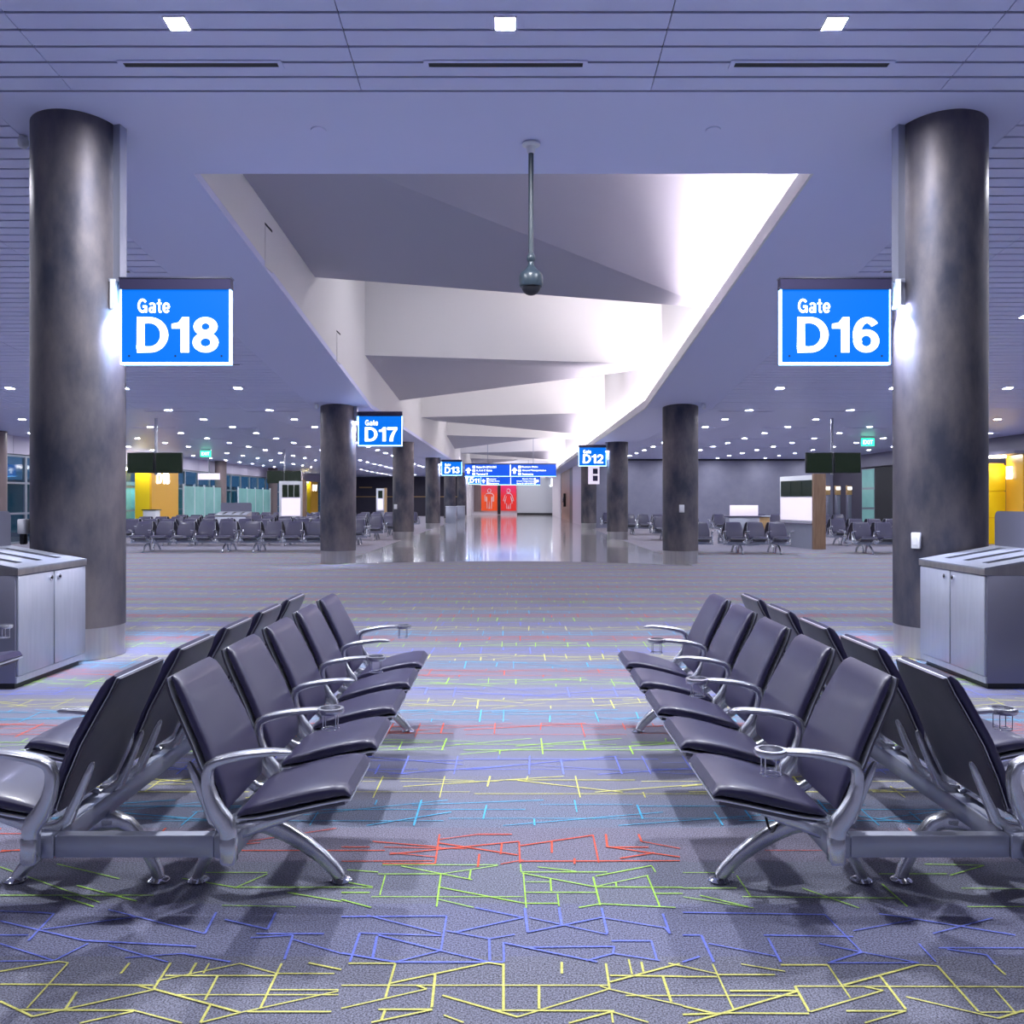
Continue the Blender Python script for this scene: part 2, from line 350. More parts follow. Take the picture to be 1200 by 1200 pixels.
drawn('0,520/100,520;345,475/330,578;145,578/330,578;110,500/350,520;0,570/320,568;345,493/480,475/600,475;170,545/625,500;340,505/620,548;565,505/560,545;625,503/628,575;630,515/885,478/905,575;740,500/740,540;630,570/1190,568;930,475/935,520/1080,520;1045,475/1055,500/1190,525;930,518/1190,555;560,580/640,565;980,560/1100,540;485,545/480,590;820,560/820,580;150,520/440,525;170,540/330,555','red',A_,3,.0085)
for i in range(nb):
    y = Y0+i*BD
    if y < 1.9 or y > 26: continue
    if 2.5 < y < 3.5: continue
    if 3.6 < y < 3.8: network(i, -3.6, -1.3); network(i, 1.9, 3.6); continue
    if y < 13: network(i, -min(12,.62*y+1.2), min(12,.62*y+1.2))
    elif y < 21: network(i, -12, 12)
    else: network(i, -12, -4.3); network(i, 4.3, 12)
floor = struct('floor', fl)
tz = MB(); edge_pts = []
for j in range(25):
    x = -4.15+8.25*j/24; edge_pts.append((x, 21.9-.095*(x/1.0)**2 if x > 0 else 21.9-.055*x*x, .005))
TX0, TX1 = -4.15, 4.1
tz.poly(edge_pts+[(TX1, YC, .005),(TX0, YC, .005)], 'terrazzo')
struct('floor', tz)

# ---------------------------------------------------------------- ceilings
cs = MB(); PX = 2.57
def slats(x0, x1, y0, y1, cs):
    y = y1
    js = []; x = -1.345-PX*12
    while x < 18: js.append(x); x += PX
    bounds = [x0]+[j for j in js if x0+.05 < j < x1-.05]+[x1]
    while y > y0+.01:
        a = max(y-.2155, y0); b = y-.030
        for p, q in zip(bounds[:-1], bounds[1:]):
            za, zb = cz(a), cz(b)
            cs.hexa([(p+.004,a,za),(q-.004,a,za),(q-.004,b,zb),(p+.004,b,zb),(p+.004,a,za+.02),(q-.004,a,za+.02),(q-.004,b,zb+.02),(p+.004,b,zb+.02)], 'ceil')
        y -= .2155
    for (a, b) in ((y0, min(y1, YK)), (max(y0, YK), y1)):
        if b > a: cs.poly([(x0,a,cz(a)+.06),(x1,a,cz(a)+.06),(x1,b,cz(b)+.06),(x0,b,cz(b)+.06)], 'dark')
slats(-WX, WX, -6, 7.98, cs); struct('ceiling', cs)
cs = MB(); slats(-WX, -4.8, 7.98, YL, cs); struct('ceiling', cs)
cs = MB(); slats(4.8, WX, 7.98, YR, cs); struct('ceiling', cs)
so = MB(); XL, XR, LIP = -3.4, 3.42, 3.2
def slab(x0, x1, y0, y1, t=.1, k='soffit'):
    for a, b in ((y0, min(y1, YK)), (max(y0, YK), y1)):
        if b > a: so.hexa([(x0,a,cz(a)),(x1,a,cz(a)),(x1,b,cz(b)),(x0,b,cz(b)),(x0,a,cz(a)+t),(x1,a,cz(a)+t),(x1,b,cz(b)+t),(x0,b,cz(b)+t)], k)
slab(-4.8, 4.8, 7.98, 9.53); slab(-4.8, XL, 9.53, YC); slab(LIP, 4.8, 9.53, YC)
struct('ceiling', so)
# trough lip on the right side of the vault opening
so = MB()
for a, b in ((9.53, YK), (YK, YC)):
    so.hexa([(LIP-.03,a,cz(a)),(LIP,a,cz(a)),(LIP,b,cz(b)),(LIP-.03,b,cz(b)),(LIP-.03,a,cz(a)+.2),(LIP,a,cz(a)+.2),(LIP,b,cz(b)+.2),(LIP-.03,b,cz(b)+.2)], 'vault')
so.name = 1; struct('trim_1', so)
# vault: side walls, lid, ends
VT = 7.0
def vwall(x, t, nm):
    m = MB()
    for a, b in ((9.4, YK), (YK, YC)):
        m.hexa([(x,a,cz(a)+.101),(x+t,a,cz(a)+.101),(x+t,b,cz(b)+.101),(x,b,cz(b)+.101),(x,a,VT),(x+t,a,VT),(x+t,b,VT),(x,b,VT)], 'vault')
    struct(nm, m)
vwall(XL-.1, .1, 'wall_vault_left'); vwall(XR, .1, 'wall_vault_right')
m = MB(); m.box(XL-.1, XR+.1, 9.4, YC, VT, VT+.1, 'vault'); m.box(XL-.1, XR+.1, 9.43, 9.53, cz(9.5)+.05, VT, 'vault'); struct('ceiling', m)
# hanging folded baffles
baf = [(9.53,15.4,(5.72,6.65),(5.33,4.80))]
for k in range(5):
    y = 20.6+12.7*k
    baf.append((y, y+6.3, (4.83,4.62), (4.49,5.36)) if k % 2 == 0 else (y, y+6.3, (4.58,4.75), (5.0,4.37)))
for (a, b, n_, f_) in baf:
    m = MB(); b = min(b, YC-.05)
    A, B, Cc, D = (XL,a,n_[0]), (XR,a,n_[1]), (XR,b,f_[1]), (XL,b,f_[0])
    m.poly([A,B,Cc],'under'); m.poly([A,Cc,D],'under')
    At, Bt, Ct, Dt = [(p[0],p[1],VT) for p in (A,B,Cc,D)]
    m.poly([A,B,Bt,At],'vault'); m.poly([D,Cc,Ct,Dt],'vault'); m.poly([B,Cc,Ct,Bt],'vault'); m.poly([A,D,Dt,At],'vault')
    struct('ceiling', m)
# access slots in the left vault wall
for (y, n) in ((12.3,1),(17.3,2)):
    m = MB(); z = cz(y)+.28; m.box(XL-.005, XL+.004, y-.02, y+.35, z+.32, z+.35, 'dark'); m.box(XL-.005, XL+.012, y-.02, y+.35, z-.25, z+.30, 'vault')
    tag(m.build('access_panel'), ['small flush access panel on the left vault wall nearest the front edge','small flush access panel on the left vault wall farther back'][n-1], 'access panel')
# cove lights
segs = [(9.6,15.2),(15.5,21.4),(21.6,33),(33.3,46),(46.3,59),(59.3,72),(72.3,84)]
names = ['nearest the camera','second from the front','third from the front','fourth from the front','fifth from the front','sixth from the front','farthest from the camera']
for (a, b), nmm in zip(segs, names):
    r_ = thing('cove_light', 'white linear cove light hidden in the right vault trough, '+nmm, 'cove light', (3.3, a, cz(a)+.1), group='cove lights along the right side of the vault')
    m = MB(); zb = cz(b)-cz(a)
    m.hexa([(-.05,0,0),(.05,0,0),(.05,b-a,zb),(-.05,b-a,zb),(-.05,0,.04),(.05,0,.04),(.05,b-a,zb+.04),(-.05,b-a,zb+.04)], 'white'); m.build('housing', r_)
    m = MB(); m.poly([(-.04,0,.045),(.04,0,.045),(.04,b-a,zb+.045),(-.04,b-a,zb+.045)], 'cove'); m.build('lens', r_)

# ---------------------------------------------------------------- walls
m = MB(); m.box(-WX, WX, -6.1, -6, 0, 6.7, 'wallR'); struct('wall_back', m)
def sidewall(sx, y0, y1, k, nm, z1=None):
    m = MB(); x0, x1 = (sx, sx+.2) if sx > 0 else (sx-.2, sx)
    y = y0
    while y < y1-.01:
        q = min(y+4, y1); zz = (cz(y)+.05 if z1 is None else z1); m.box(x0, x1, y, q, 0, zz, k); y = q
    return struct(nm, m)
sidewall(-WX, -6, 27.5, 'wallR', 'wall_left'); sidewall(WX, -6, 28, 'wallR', 'wall_right')
m = MB()                                              # left fascia over the curtain wall
y = 27.5
while y < YL: m.box(-WX-.15, -WX, y+.01, min(y+2.99,YL), 3.08, 3.76, 'fascia'); y += 3
m.box(-WX-.2,-WX-.15,27.5,YL,3.0,3.8,'dark'); struct('wall_left', m)
m = MB(); m.box(WX, WX+.15, 28, YR, 3.08, 3.76, 'fasciaD'); m.box(WX+.15,WX+.3,28,YR,0,3.8,'wallL'); struct('wall_right', m)
m = MB(); m.box(4.0, WX+.3, YR, YR+.15, 0, 3.7, 'wallR'); m.box(4.0, WX, YR-.03, YR, 3.62, 3.69, 'dark'); struct('wall_far_right', m)
m = MB(); m.box(-WX-.2, -4.2, YL, YL+.15, 0, 3.7, 'wallL'); struct('wall_far_left', m)
m = MB(); m.box(-WX, -4.3, YL-.03, YL-.0, 1.76, 1.86, 'woodlight'); struct('trim_2', m)
m = MB(); m.box(-14.4, -13.2, YL-.03, YL-.0, 2.62, 2.74, 'woodlight'); struct('trim_3', m)
# centre end wall: gently curved grey wall with dark base, plum recess at the left
m = MB(); n = 14; pts = []
for j in range(n+1):
    t = j/n; pts.append((.42+4.01*t, YC-.2-1.1*math.sin(PI*t*.5)))
for p, q in zip(pts[:-1], pts[1:]):
    m.hexa([(p[0],p[1],0),(q[0],q[1],0),(q[0],q[1]+.2,0),(p[0],p[1]+.2,0),(p[0],p[1],3.7),(q[0],q[1],3.7),(q[0],q[1]+.2,3.7),(p[0],p[1]+.2,3.7)], 'wallC')
struct('wall_far_centre', m)
m = MB()
for p, q in zip(pts[:-1], pts[1:]):
    m.hexa([(p[0],p[1]-.03,0.006),(q[0],q[1]-.03,0.006),(q[0],q[1],0.006),(p[0],p[1],0.006),(p[0],p[1]-.03,.2),(q[0],q[1]-.03,.2),(q[0],q[1],.2),(p[0],p[1],.2)], 'black')
struct('baseboard_far', m)
m = MB(); m.box(-4.2, 4.5, YC, YC+.2, 0, 7.1, 'wallW'); struct('wall_far_centre', m)
m = MB(); m.box(-3.95,-3.25,YC-.12,YC,.35,3.0,'brown'); m.box(-1.55,-1.25,YC-.1,YC,.05,3.0,'black'); struct('door_1', m)
# right centre-side wall beyond the right hall
m = MB()
cur = [(4.45,48.15),(4.2,50),(4.05,53),(4.0,57),(4.0,60)]
for p, q in zip(cur[:-1], cur[1:]):
    m.hexa([(p[0],p[1],0),(p[0]+.15,p[1],0),(q[0]+.15,q[1],0),(q[0],q[1],0),(p[0],p[1],3.7),(p[0]+.15,p[1],3.7),(q[0]+.15,q[1],3.7),(q[0],q[1],3.7)], 'pink')
struct('wall_right_centre', m)
m = MB(); m.box(4.0,4.15,63.2,74,0,3.7,'wood'); m.box(4.0,4.15,60,63.2,0,3.7,'black'); struct('wall_right_centre', m)
m = MB(); m.box(3.95,4.15,74,YC,0,3.7,'wallW'); struct('wall_right_centre', m)
m = MB(); m.box(-4.35,-4.2,75,YC,0,3.7,'wallW')
for y in (77,80,83.5,87): m.box(-4.2,-4.1,y,y+.5,0.006,3.6,'white')
struct('wall_left_centre', m)
# glass curtain wall on the left
wn = 0
def window(y0, y1, z0=0.0, z1=3.05, lower=1.0, k='glass'):
    global wn; wn += 1
    r_ = bpy.data.objects.new('window_%d' % wn, None); C.objects.link(r_); r_.location = (-WX, y0, 0); r_['kind'] = 'structure'
    m = MB(); L = y1-y0
    m.box(-.10,.0,0,.07,z0,z1,'mullion'); m.box(-.10,.0,L-.07,L,z0,z1,'mullion')
    for z in (z0, lower, 2.05, z1-.07): m.box(-.09,-.005,.07,L-.07,z,z+.07,'mullion')
    m.build('window_frame', r_)
    m = MB(); m.box(-.06,-.045,.07,L-.07,z0+.07,z1-.07,k); m.build('pane', r_)
y = 27.5
while y < YL-.2:
    y1 = min(y+1.9, YL)
    window(y, y1); y = y1
# outside the glass: apron, teal-lit jet bridge
m = MB(); m.box(-60,-WX-.3,10,110,-.4,-.3,'lane'); tag(m.build('apron'), 'dark concrete apron outside the left windows', 'pavement', kind='structure')
jb = thing('jet_bridge', 'pale teal jet bridge standing in the dark outside the left windows', 'jet bridge', (-24, 58, -.3))
m = MB(); m.box(-3,3,-14,10,0,.2,'mullion'); m.box(-3,3,-14,10,2.6,2.8,'mullion'); m.build('deck', jb)
m = MB(); m.box(-2.9,2.9,-13.9,9.9,.2,2.6,'teal')
for yy in range(-14,11,3): m.box(2.9,3.02,yy,yy+.15,.2,2.6,'white')
m.build('cabin', jb)
m = MB(); m.box(3.3,3.6,-13,-7,3.4,3.5,'led'); m.build('floodlight', jb); jb.children[-1].data.materials[0] = M['flood']

# ---------------------------------------------------------------- downlights and vents
def downlight_proto(k):
    r_ = bpy.data.objects.new('recessed_downlight', None); C.objects.link(r_); r_['category'] = 'ceiling light'
    m = MB(); a, b = .075, .088
    for (x0,x1,y0,y1) in ((-b,b,-b,-a),(-b,b,a,b),(-b,-a,-a,a),(a,b,-a,a)): m.box(x0,x1,y0,y1,-.006,.012,'white')
    m.build('frame', r_)
    m = MB(); m.poly([(-a,-a,0),(-a,a,0),(a,a,0),(a,-a,0)], k); m.build('lens', r_)
    return r_
M['lamp'] = mat('lamp_lens_mid', (1,1,1), .5, emit=LCOL, es=LAMP*.8)
M['lampkey'] = mat('lamp_lens_front', (1,1,1), .5, emit=LCOL, es=LAMP*3.3)
DL = {'far': downlight_proto('lampfar'), 'key': downlight_proto('lampkey'), 'mid': downlight_proto('lamp')}; used = {'far':False,'key':False,'mid':False}
def downlight(x, y, label, group, kind='far'):
    o = DL[kind]
    if used[kind]: o = dup(o, (0,0,0))
    used[kind] = True
    o.location = (x, y, cz(y)-.002); o.rotation_euler = (-math.atan(SL) if y < YK else 0, 0, 0)
    o['label'] = label; o['group'] = group
vent_p = []
def vent(x, y, label, group):
    if not vent_p:
        r_ = bpy.data.objects.new('ceiling_vent', None); C.objects.link(r_); r_['category'] = 'air vent'
        m = MB(); m.box(-.65,.65,-.03,.03,-.0045,.002,'black'); m.build('slot', r_)
        m = MB()
        for (x0,x1,y0,y1) in ((-.69,.69,-.06,-.03),(-.69,.69,.03,.06),(-.69,-.65,-.03,.03),(.65,.69,-.03,.03)): m.box(x0,x1,y0,y1,-.008,.004,'ceil')
        m.build('frame', r_); o = r_; vent_p.append(r_)
    else: o = dup(vent_p[0], (0,0,0))
    o.location = (x, y, cz(y)-.002); o.rotation_euler = (-math.atan(SL) if y < YK else 0, 0, 0)
    o['label'] = label; o['group'] = group
for x, wd in ((-2.63,'left of the three large lights above the front slatted ceiling'),(-.06,'middle of the three large lights above the front slatted ceiling'),(2.52,'right of the three large lights above the front slatted ceiling')):
    downlight(x, 7.02, 'bright square recessed downlight, '+wd, 'downlights in the front ceiling', 'key')
for x, wd in ((-2.63,'left'),(-.06,'middle'),(2.52,'right')):
    vent(x, 7.56, 'long black slot vent in the front slatted ceiling, the %s one of three' % wd, 'slot vents in the front ceiling')
for y in (2.0,):
    for x in (-5.2,-2.63,-.06,2.52,5.1): downlight(x, y, 'square recessed downlight in the front slatted ceiling above and behind the viewer', 'downlights behind the viewer', 'mid')
for side, xs, ymax in ((-1,[-5.95-2.47*k for k in range(5)],80),(1,[5.78+2.47*k for k in range(5)],47)):
    hall = 'left' if side < 0 else 'right'
    y = 9.4
    while y < ymax:
        slope = 'sloping' if y < YK else 'flat'
        for x in xs:
            if abs(x) > WX-.5 or (y > 60 and abs(x) > 11): continue
            downlight(x, y, 'small square downlight in the %s slatted ceiling over the %s waiting hall' % (slope, hall), 'downlights over the %s hall' % hall, 'far')
        y += 2.5
    for y in (12.4, 17.4, 22.2, 27.2, 32.2, 37.2):
        for x in xs[:3]: vent(x, y, 'thin dark slot vent beside a downlight over the %s waiting hall' % hall, 'slot vents over the %s hall' % hall)

for k, y in enumerate((18, 30.5, 43, 55.5, 68, 81)):
    for x in (-1.6, 1.6):
        o = dup(DL['far'], (0,0,0)); o.location = (x, y, VT-.004); o.rotation_euler = (0,0,0); o['label'] = 'recessed downlight in the high pocket between the white vault baffles'; o['group'] = 'vault downlights'
for y in (79.5, 82.5, 86, 89):  # unseen lamps added high up to brighten the far end
    for x in (-3.0, -1, 1, 3.0):
        o = dup(DL['far'], (0,0,0)); o.location = (x, y, VT-.004); o.rotation_euler = (0,0,0); o['label'] = 'recessed downlight added to brighten the far end of the concourse'; o['group'] = 'added far end downlights'
# ---------------------------------------------------------------- columns
def column(x, y, r, label, side=0, cx0=None):
    t = thing('column', label, 'column', (x, y, 0), group='round dark steel columns')
    n = 64; m = MB()
    ring = lambda rr, z: [(rr*math.cos(2*PI*j/n), rr*math.sin(2*PI*j/n), z) for j in range(n)]
    top = [(r*math.cos(2*PI*j/n), r*math.sin(2*PI*j/n), cz(y+r*math.sin(2*PI*j/n))-.001) for j in range(n)]
    m.loft([ring(r,.3)]+[ring(r,.3+.4*i) for i in range(1,8)]+[top], 'shaft'); m.build('shaft', t)
    m = MB(); m.loft([ring(r*.985,.006),ring(r*.985,.299)], 'skirt'); m.build('base_skirt', t)
    if side:      # vertical light channel on the aisle side
        ux, uy = -math.copysign(1, x)*.975, -.22
        m = MB(); cxx, cyy = ux*(r+.035), uy*(r+.035)
        ax = Vector((ux, uy, 0)); tx = Vector((-uy, ux, 0))
        def blk(d0, d1, w_, z0, z1, k, mb):
            q = [ax*d0-tx*w_, ax*d1-tx*w_, ax*d1+tx*w_, ax*d0+tx*w_]
            mb.hexa([(p.x,p.y,z0 if z0 is not None else 0) for p in q]+[(p.x,p.y,z1 if z1 is not None else cz(y+p.y)-.004) for p in q], k)
        blk(r-.02, r+.07, .05, 3.35, None, 'beam', m); m.build('light_channel', t)
        m = MB(); blk(r+.015, r+.065, .045, 3.335, 3.349, 'led', m); m.build('led_lamp', t)
        ld = bpy.data.lights.new('column_lamp', 'AREA'); ld.shape = 'RECTANGLE'; ld.size = .06; ld.size_y = .05; ld.energy = 42; ld.color = (.62,.68,1); ld.spread = math.radians(80)
        lo = bpy.data.objects.new('column_lamp', ld); C.objects.link(lo); lo.parent = t; lo.location = (ux*(r+.055), uy*(r+.055), 3.33)
        lo.rotation_euler = Vector((ux*.42, uy*.42, 1)).to_track_quat('Z','Y').to_euler()
    return t
column(-4.2, 8.67, .42, 'large dark steel column beside the D18 sign', 1)
column(4.13, 8.67, .42, 'large dark steel column beside the D16 sign', 1)
column(-4.17, 21.4, .42, 'dark steel column beside the D17 sign', 1)
column(4.0, 21.4, .42, 'dark steel column at the right front corner of the polished floor')
column(-4.17, 34.1, .40, 'dark steel column just behind the D17 sign column on the left')
column(3.98, 34.1, .40, 'dark steel column beside the D12 sign', 1)
column(-4.17, 46.7, .38, 'dark steel column beside the D13 sign', 1)
column(3.95, 46.7, .40, 'dark steel column directly behind the D12 sign, by the lilac wall')
column(-4.17, 59.3, .38, 'distant dark steel column behind the nearer grey podium under the D13 sign')
column(-4.10, 72.0, .38, 'farthest dark steel column on the left, beside the D11 sign', 1)

# ---------------------------------------------------------------- gate signs
def gate_sign(x, y, code, side, label):
    # x = left edge of panel
    W, H = 1.04, .70; z0 = 2.79
    t = thing('gate_sign', label, 'gate sign', (x, y, z0), group='blue gate number signs')
    m = MB(); m.box(.012,W-.012,-.03,.03,.012,H,'signblue'); m.build('panel', t)
    m = MB(); m.box(0,W,-.034,.034,-.006,.012,'signedge'); m.box(0,.012,-.034,.034,.012,H,'signedge'); m.box(W-.012,W,-.034,.034,.012,H,'signedge'); m.build('lit_edge', t)
    m = MB(); m.box(-.005,W+.005,-.045,.045,H,H+.10,'header'); m.box(-.01,W+.01,-.05,.05,H+.10,H+.115,'chrome'); m.build('header_bar', t)
    m = MB()
    if side < 0: m.box(-.14,0,-.02,.02,H+.08,H+.11,'beam'); m.box(-.10,-.05,-.03,.03,H-.18,H+.10,'white')
    else: m.box(W,W+.14,-.02,.02,H+.08,H+.11,'beam'); m.box(W+.05,W+.10,-.03,.03,H-.18,H+.10,'white')
    m.build('bracket', t)
    link('lettering', code_mesh('Gate', W*.16, W*.455, H*.685, H*.875, -.0302, 'signwhite'), t)
    link('lettering', code_mesh(code, W*.15, W*.90, H*.15, H*.625, -.0302, 'signwhite'), t)
    for sx in (.08,.5,.92):
        m = MB(); m.box(W*sx-.007,W*sx+.007,-.036,-.029,.065,.079,'black'); m.build('screw', t)
gate_sign(-3.71, 8.5, 'D18', -1, 'blue illuminated gate sign reading D18 on the left front column')
gate_sign(2.53, 8.5, 'D16', 1, 'blue illuminated gate sign reading D16 on the right front column')
gate_sign(-3.67, 21.3, 'D17', -1, 'blue illuminated gate sign reading D17 on the second left column')
gate_sign(2.50, 34.0, 'D12', 1, 'blue illuminated gate sign reading D12 on the right')
gate_sign(-3.70, 46.6, 'D13', -1, 'small distant blue gate sign reading D13')
gate_sign(-3.60, 72.0, 'D11', -1, 'farthest blue gate sign reading D11 under the wide direction sign')

# overhead direction signs
def dir_sign(x0, x1, y, z0, z1, label, rows, rods):
    t = thing('direction_sign', label, 'direction sign', (x0, y, z0)); W, H = x1-x0, z1-z0
    m = MB(); m.box(0,W,-.08,.08,.02,H,'signblue2'); m.build('panel', t)
    m = MB(); m.box(0,W,-.085,.085,0,.02,'signedge'); m.box(W*.495,W*.505,-.085,-.08,.02,H-.02,'signwhite'); m.build('lit_edge', t)
    m = MB(); m.box(-.02,W+.02,-.1,.1,H,H+.06,'header'); m.build('header_bar', t)
    for (ax_, up) in rods['arrows']:
        a = MB(); s_ = H*.26; cxx = W*ax_; c = H*.5; yy = -.086
        if up: pp = [(-s_,0),(0,s_),(s_,0),(.35*s_,0),(.35*s_,-s_),(-.35*s_,-s_),(-.35*s_,0)]
        else: pp = [(-s_*.7,s_*.7),(s_*.7,s_*.7),(s_*.7,-s_*.7),(.25*s_,-.25*s_),(-.6*s_,-s_*.9),(-s_*.9,-.6*s_),(-.25*s_,.25*s_)]
        a.poly([(cxx+p,yy,c+q) for p, q in pp], 'signwhite'); a.build('arrow', t)
    for (a, b, i, body) in rows:
        zz = H*(.70-.29*i); link('lettering', text_mesh(body, W*a, W*b, zz, zz+H*.17, -.081, 'signwhite', bold=.02), t)
    for (a, i) in rods['icons']:
        m = MB(); zz = H*(.69-.29*i); m.box(W*a, W*a+H*.22, -.088, -.08, zz, zz+H*.2, 'signwhite'); m.build('pictogram', t)
    for a in rods['x']:
        m = MB(); m.box(W*a-.02,W*a+.02,-.02,.02,H+.06,rods['top']-z0,'beam'); m.build('hanger_rod', t)
dir_sign(-3.0, 2.7, 56, 2.97, 3.72, 'wide blue overhead direction sign hung across the concourse, the nearer and upper one',
    [(.125,.345,0,'Gates D1-D9 & D51'),(.125,.30,1,'A, B & C Gates'),(.125,.25,2,'Terminal 3'),
     (.627,.80,0,'Baggage Claim'),(.63,.89,1,'Ground Transportation'),(.63,.75,2,'Restrooms')],
    dict(arrows=[(.04,True),(.545,True)], icons=[(.085,0),(.085,1),(.085,2),(.585,0),(.585,1),(.585,2)], x=(.25,.75), top=6.99))
dir_sign(-2.55, 2.2, 72.3, 2.72, 3.33, 'smaller blue overhead direction sign hung below and behind the wide one',
    [(.12,.25,0,'Restrooms'),(.12,.31,1,'Smoking Room'),(.12,.30,2,'Elevators'),
     (.70,.885,0,'Baggage Claim'),(.60,.885,1,'Ground Transportation'),(.60,.885,2,'Gates D1-D9 & D51')],
    dict(arrows=[(.04,True),(.95,False)], icons=[(.09,0),(.09,1),(.09,2),(.895,0),(.895,1),(.895,2)], x=(.2,.8), top=4.75))

# ---------------------------------------------------------------- restroom graphics and end-wall letter
def graphic_panel(x0, x1, k, woman, label):
    t = thing('restroom_graphic', label, 'wall graphic', (x0, YC-.25, .42)); W, H = x1-x0, 2.55
    m = MB(); m.box(0,W,0,.24,0,H,k); m.build('panel', t)
    m = MB(); c = W/2; y_ = -.02; r = .035
    m.tube([(c+.17*math.cos(a*PI/8), y_, 2.02+.19*math.sin(a*PI/8)) for a in range(16)], r, 'white', 6, True)
    if not woman: pp = [(-.28,1.75),(.28,1.75),(.45,1.55),(.45,.95),(.32,.95),(.30,1.45),(.24,1.3),(.22,.2),(.04,.2),(0,1.0),(-.04,.2),(-.22,.2),(-.24,1.3),(-.30,1.45),(-.32,.95),(-.45,.95),(-.45,1.55)]
    else: pp = [(-.2,1.75),(.2,1.75),(.35,1.55),(.52,1.0),(.40,.95),(.22,1.45),(.38,.75),(.2,.72),(.18,.2),(.04,.2),(0,.7),(-.04,.2),(-.18,.2),(-.2,.72),(-.38,.75),(-.22,1.45),(-.40,.95),(-.52,1.0),(-.35,1.55)]
    m.tube([(c+p, y_, q) for p, q in pp], r, 'white', 6, True); m.build('figure_outline', t)
graphic_panel(-3.2, -1.58, 'gman', False, 'orange restroom wall graphic with a white outline of a man')
graphic_panel(-1.22, .34, 'gwoman', True, 'red restroom wall graphic with a white outline of a woman')
tag(link('wall_letter', text_mesh('J', 3.65, 4.05, 2.85, 3.65, YC-1.45, 'signwhite', depth=.04, bold=.04)), 'white letter J on the grey far wall right of the direction signs', 'letter')

# ---------------------------------------------------------------- beam seating
def back_profile(dx=0):
    # (x, z) centre line of backrest, bottom to top
    return [(.292,.405),(.278,.44),(.262,.48),(.242,.53),(.220,.58),(.196,.64),(.166,.70),(.136,.76),(.108,.815),(.096,.845),(.088,.868)]
BW = [.455,.47,.485,.497,.500,.495,.480,.462,.440,.425,.405]
SEAT = [(.335,.362),(.37,.366),(.42,.374),(.48,.387),(.55,.403),(.62,.419),(.68,.431),(.72,.438),(.742,.438)]
SW = [.40,.42,.435,.445,.452,.455,.455,.450,.440]
cache = {}
def cm(key, fn):
    if key not in cache: cache[key] = fn()
    return cache[key]
def seat_mesh(f, k):
    m = MB(); th = [.012,.040,.050,.055,.058,.058,.054,.044,.014]
    if k == 'cushion': m.sweep([(x, z+.009+t/2, w_-.006, t) for (x, z), w_, t in zip(SEAT, SW, th)], 'vinyl', n=28, e=4.2, f=f)
    else:
        m.sweep([(x, z+.004, w_+.008, .010) for (x, z), w_ in zip(SEAT, SW)], 'edge', n=16, e=5, f=f)
        m.sweep([(x, z-.012, w_-.03, .022) for (x, z), w_ in zip(SEAT[1:-1], SW[1:-1])], 'shell', n=16, e=4, f=f)
    return m.mesh('seat' if k == 'cushion' else 'seat_pan', 50)
def back_mesh(f, k):
    m = MB(); bp = back_profile(); th = [.012,.03,.038,.042,.044,.044,.044,.044,.044,.036,.014]
    ofs = lambda i, d: (bp[i][0]+d*.93, bp[i][1]+d*.36)
    if k == 'cushion': m.sweep([(*ofs(i,.008+th[i]/2), BW[i]-.012, th[i]) for i in range(11)], 'vinyl', n=28, e=4.2, f=f)
    elif k == 'edge': m.sweep([(*ofs(i,.002), BW[i]+.003, .006) for i in range(11)], 'edge', n=16, e=5, f=f)
    else: m.sweep([(*ofs(i,-.006), BW[i]-.004, .012) for i in range(11)], 'shell', n=16, e=5, f=f)
    return m.mesh(k, 50)
def arm_mesh(f, cup):
    m = MB()
    p = [(.338,.335,.05,.055),(.338,.365,.052,.060),(.325,.395,.052,.068),(.300,.43,.052,.060),(.279,.475,.052,.048),(.268,.520,.050,.040),(.266,.558,.050,.037),(.276,.588,.052,.036),
         (.302,.604,.055,.033),(.345,.616,.058,.030),(.400,.627,.060,.027),(.450,.633,.058,.025),(.495,.636,.054,.023)]
    if cup: p += [(.522,.636,.052,.021)]
    else: p += [(.530,.635,.046,.021),(.548,.633,.032,.015),(.556,.632,.018,.008)]
    m.sweep(p, 'alu', n=16, e=3, f=f)
    return m.mesh('armrest', 60)
def cup_mesh(f):
    m = MB(); cx_, z = .565*f, .636; n = 24
    prof = [(.038,-.010),(.052,-.012),(.058,0),(.054,.010),(.041,.011),(.038,-.010)]
    rings = [[(cx_+r*math.cos(2*PI*j/n), r*math.sin(2*PI*j/n), z+q) for j in range(n)] for r, q in prof]
    m.loft(rings, 'alu', True, False)
    for j in range(4):
        a = PI/4+PI/2*j; m.tube([(cx_+.037*math.cos(a), .037*math.sin(a), z-.005),(cx_+.036*math.cos(a), .036*math.sin(a), z-.075)], .002, 'chrome', 6)
    m.tube([(cx_+.036*math.cos(2*PI*j/16), .036*math.sin(2*PI*j/16), z-.075) for j in range(16)], .002, 'chrome', 6, True)
    m.tube([(cx_-.036,0,z-.075),(cx_+.036,0,z-.075)], .002, 'chrome', 6)
    return m.mesh('cup_holder', 50)
def leg_mesh(f, front):
    m = MB()
    if front: p = [(.235,.235,.055,.06),(.29,.238,.055,.072),(.36,.222,.052,.072),(.43,.190,.05,.066),(.50,.148,.048,.060),(.565,.098,.046,.054),(.61,.052,.045,.050),(.635,.018,.045,.048)]
    else: p = [(.30,.235,.055,.06),(.25,.245,.055,.066),(.20,.225,.052,.06),(.155,.175,.048,.054),(.115,.11,.046,.048),(.088,.055,.045,.044),(.076,.018,.045,.042)]
    m.sweep(p, 'alu', n=16, e=3.2, f=f)
    return m.mesh('leg', 60)
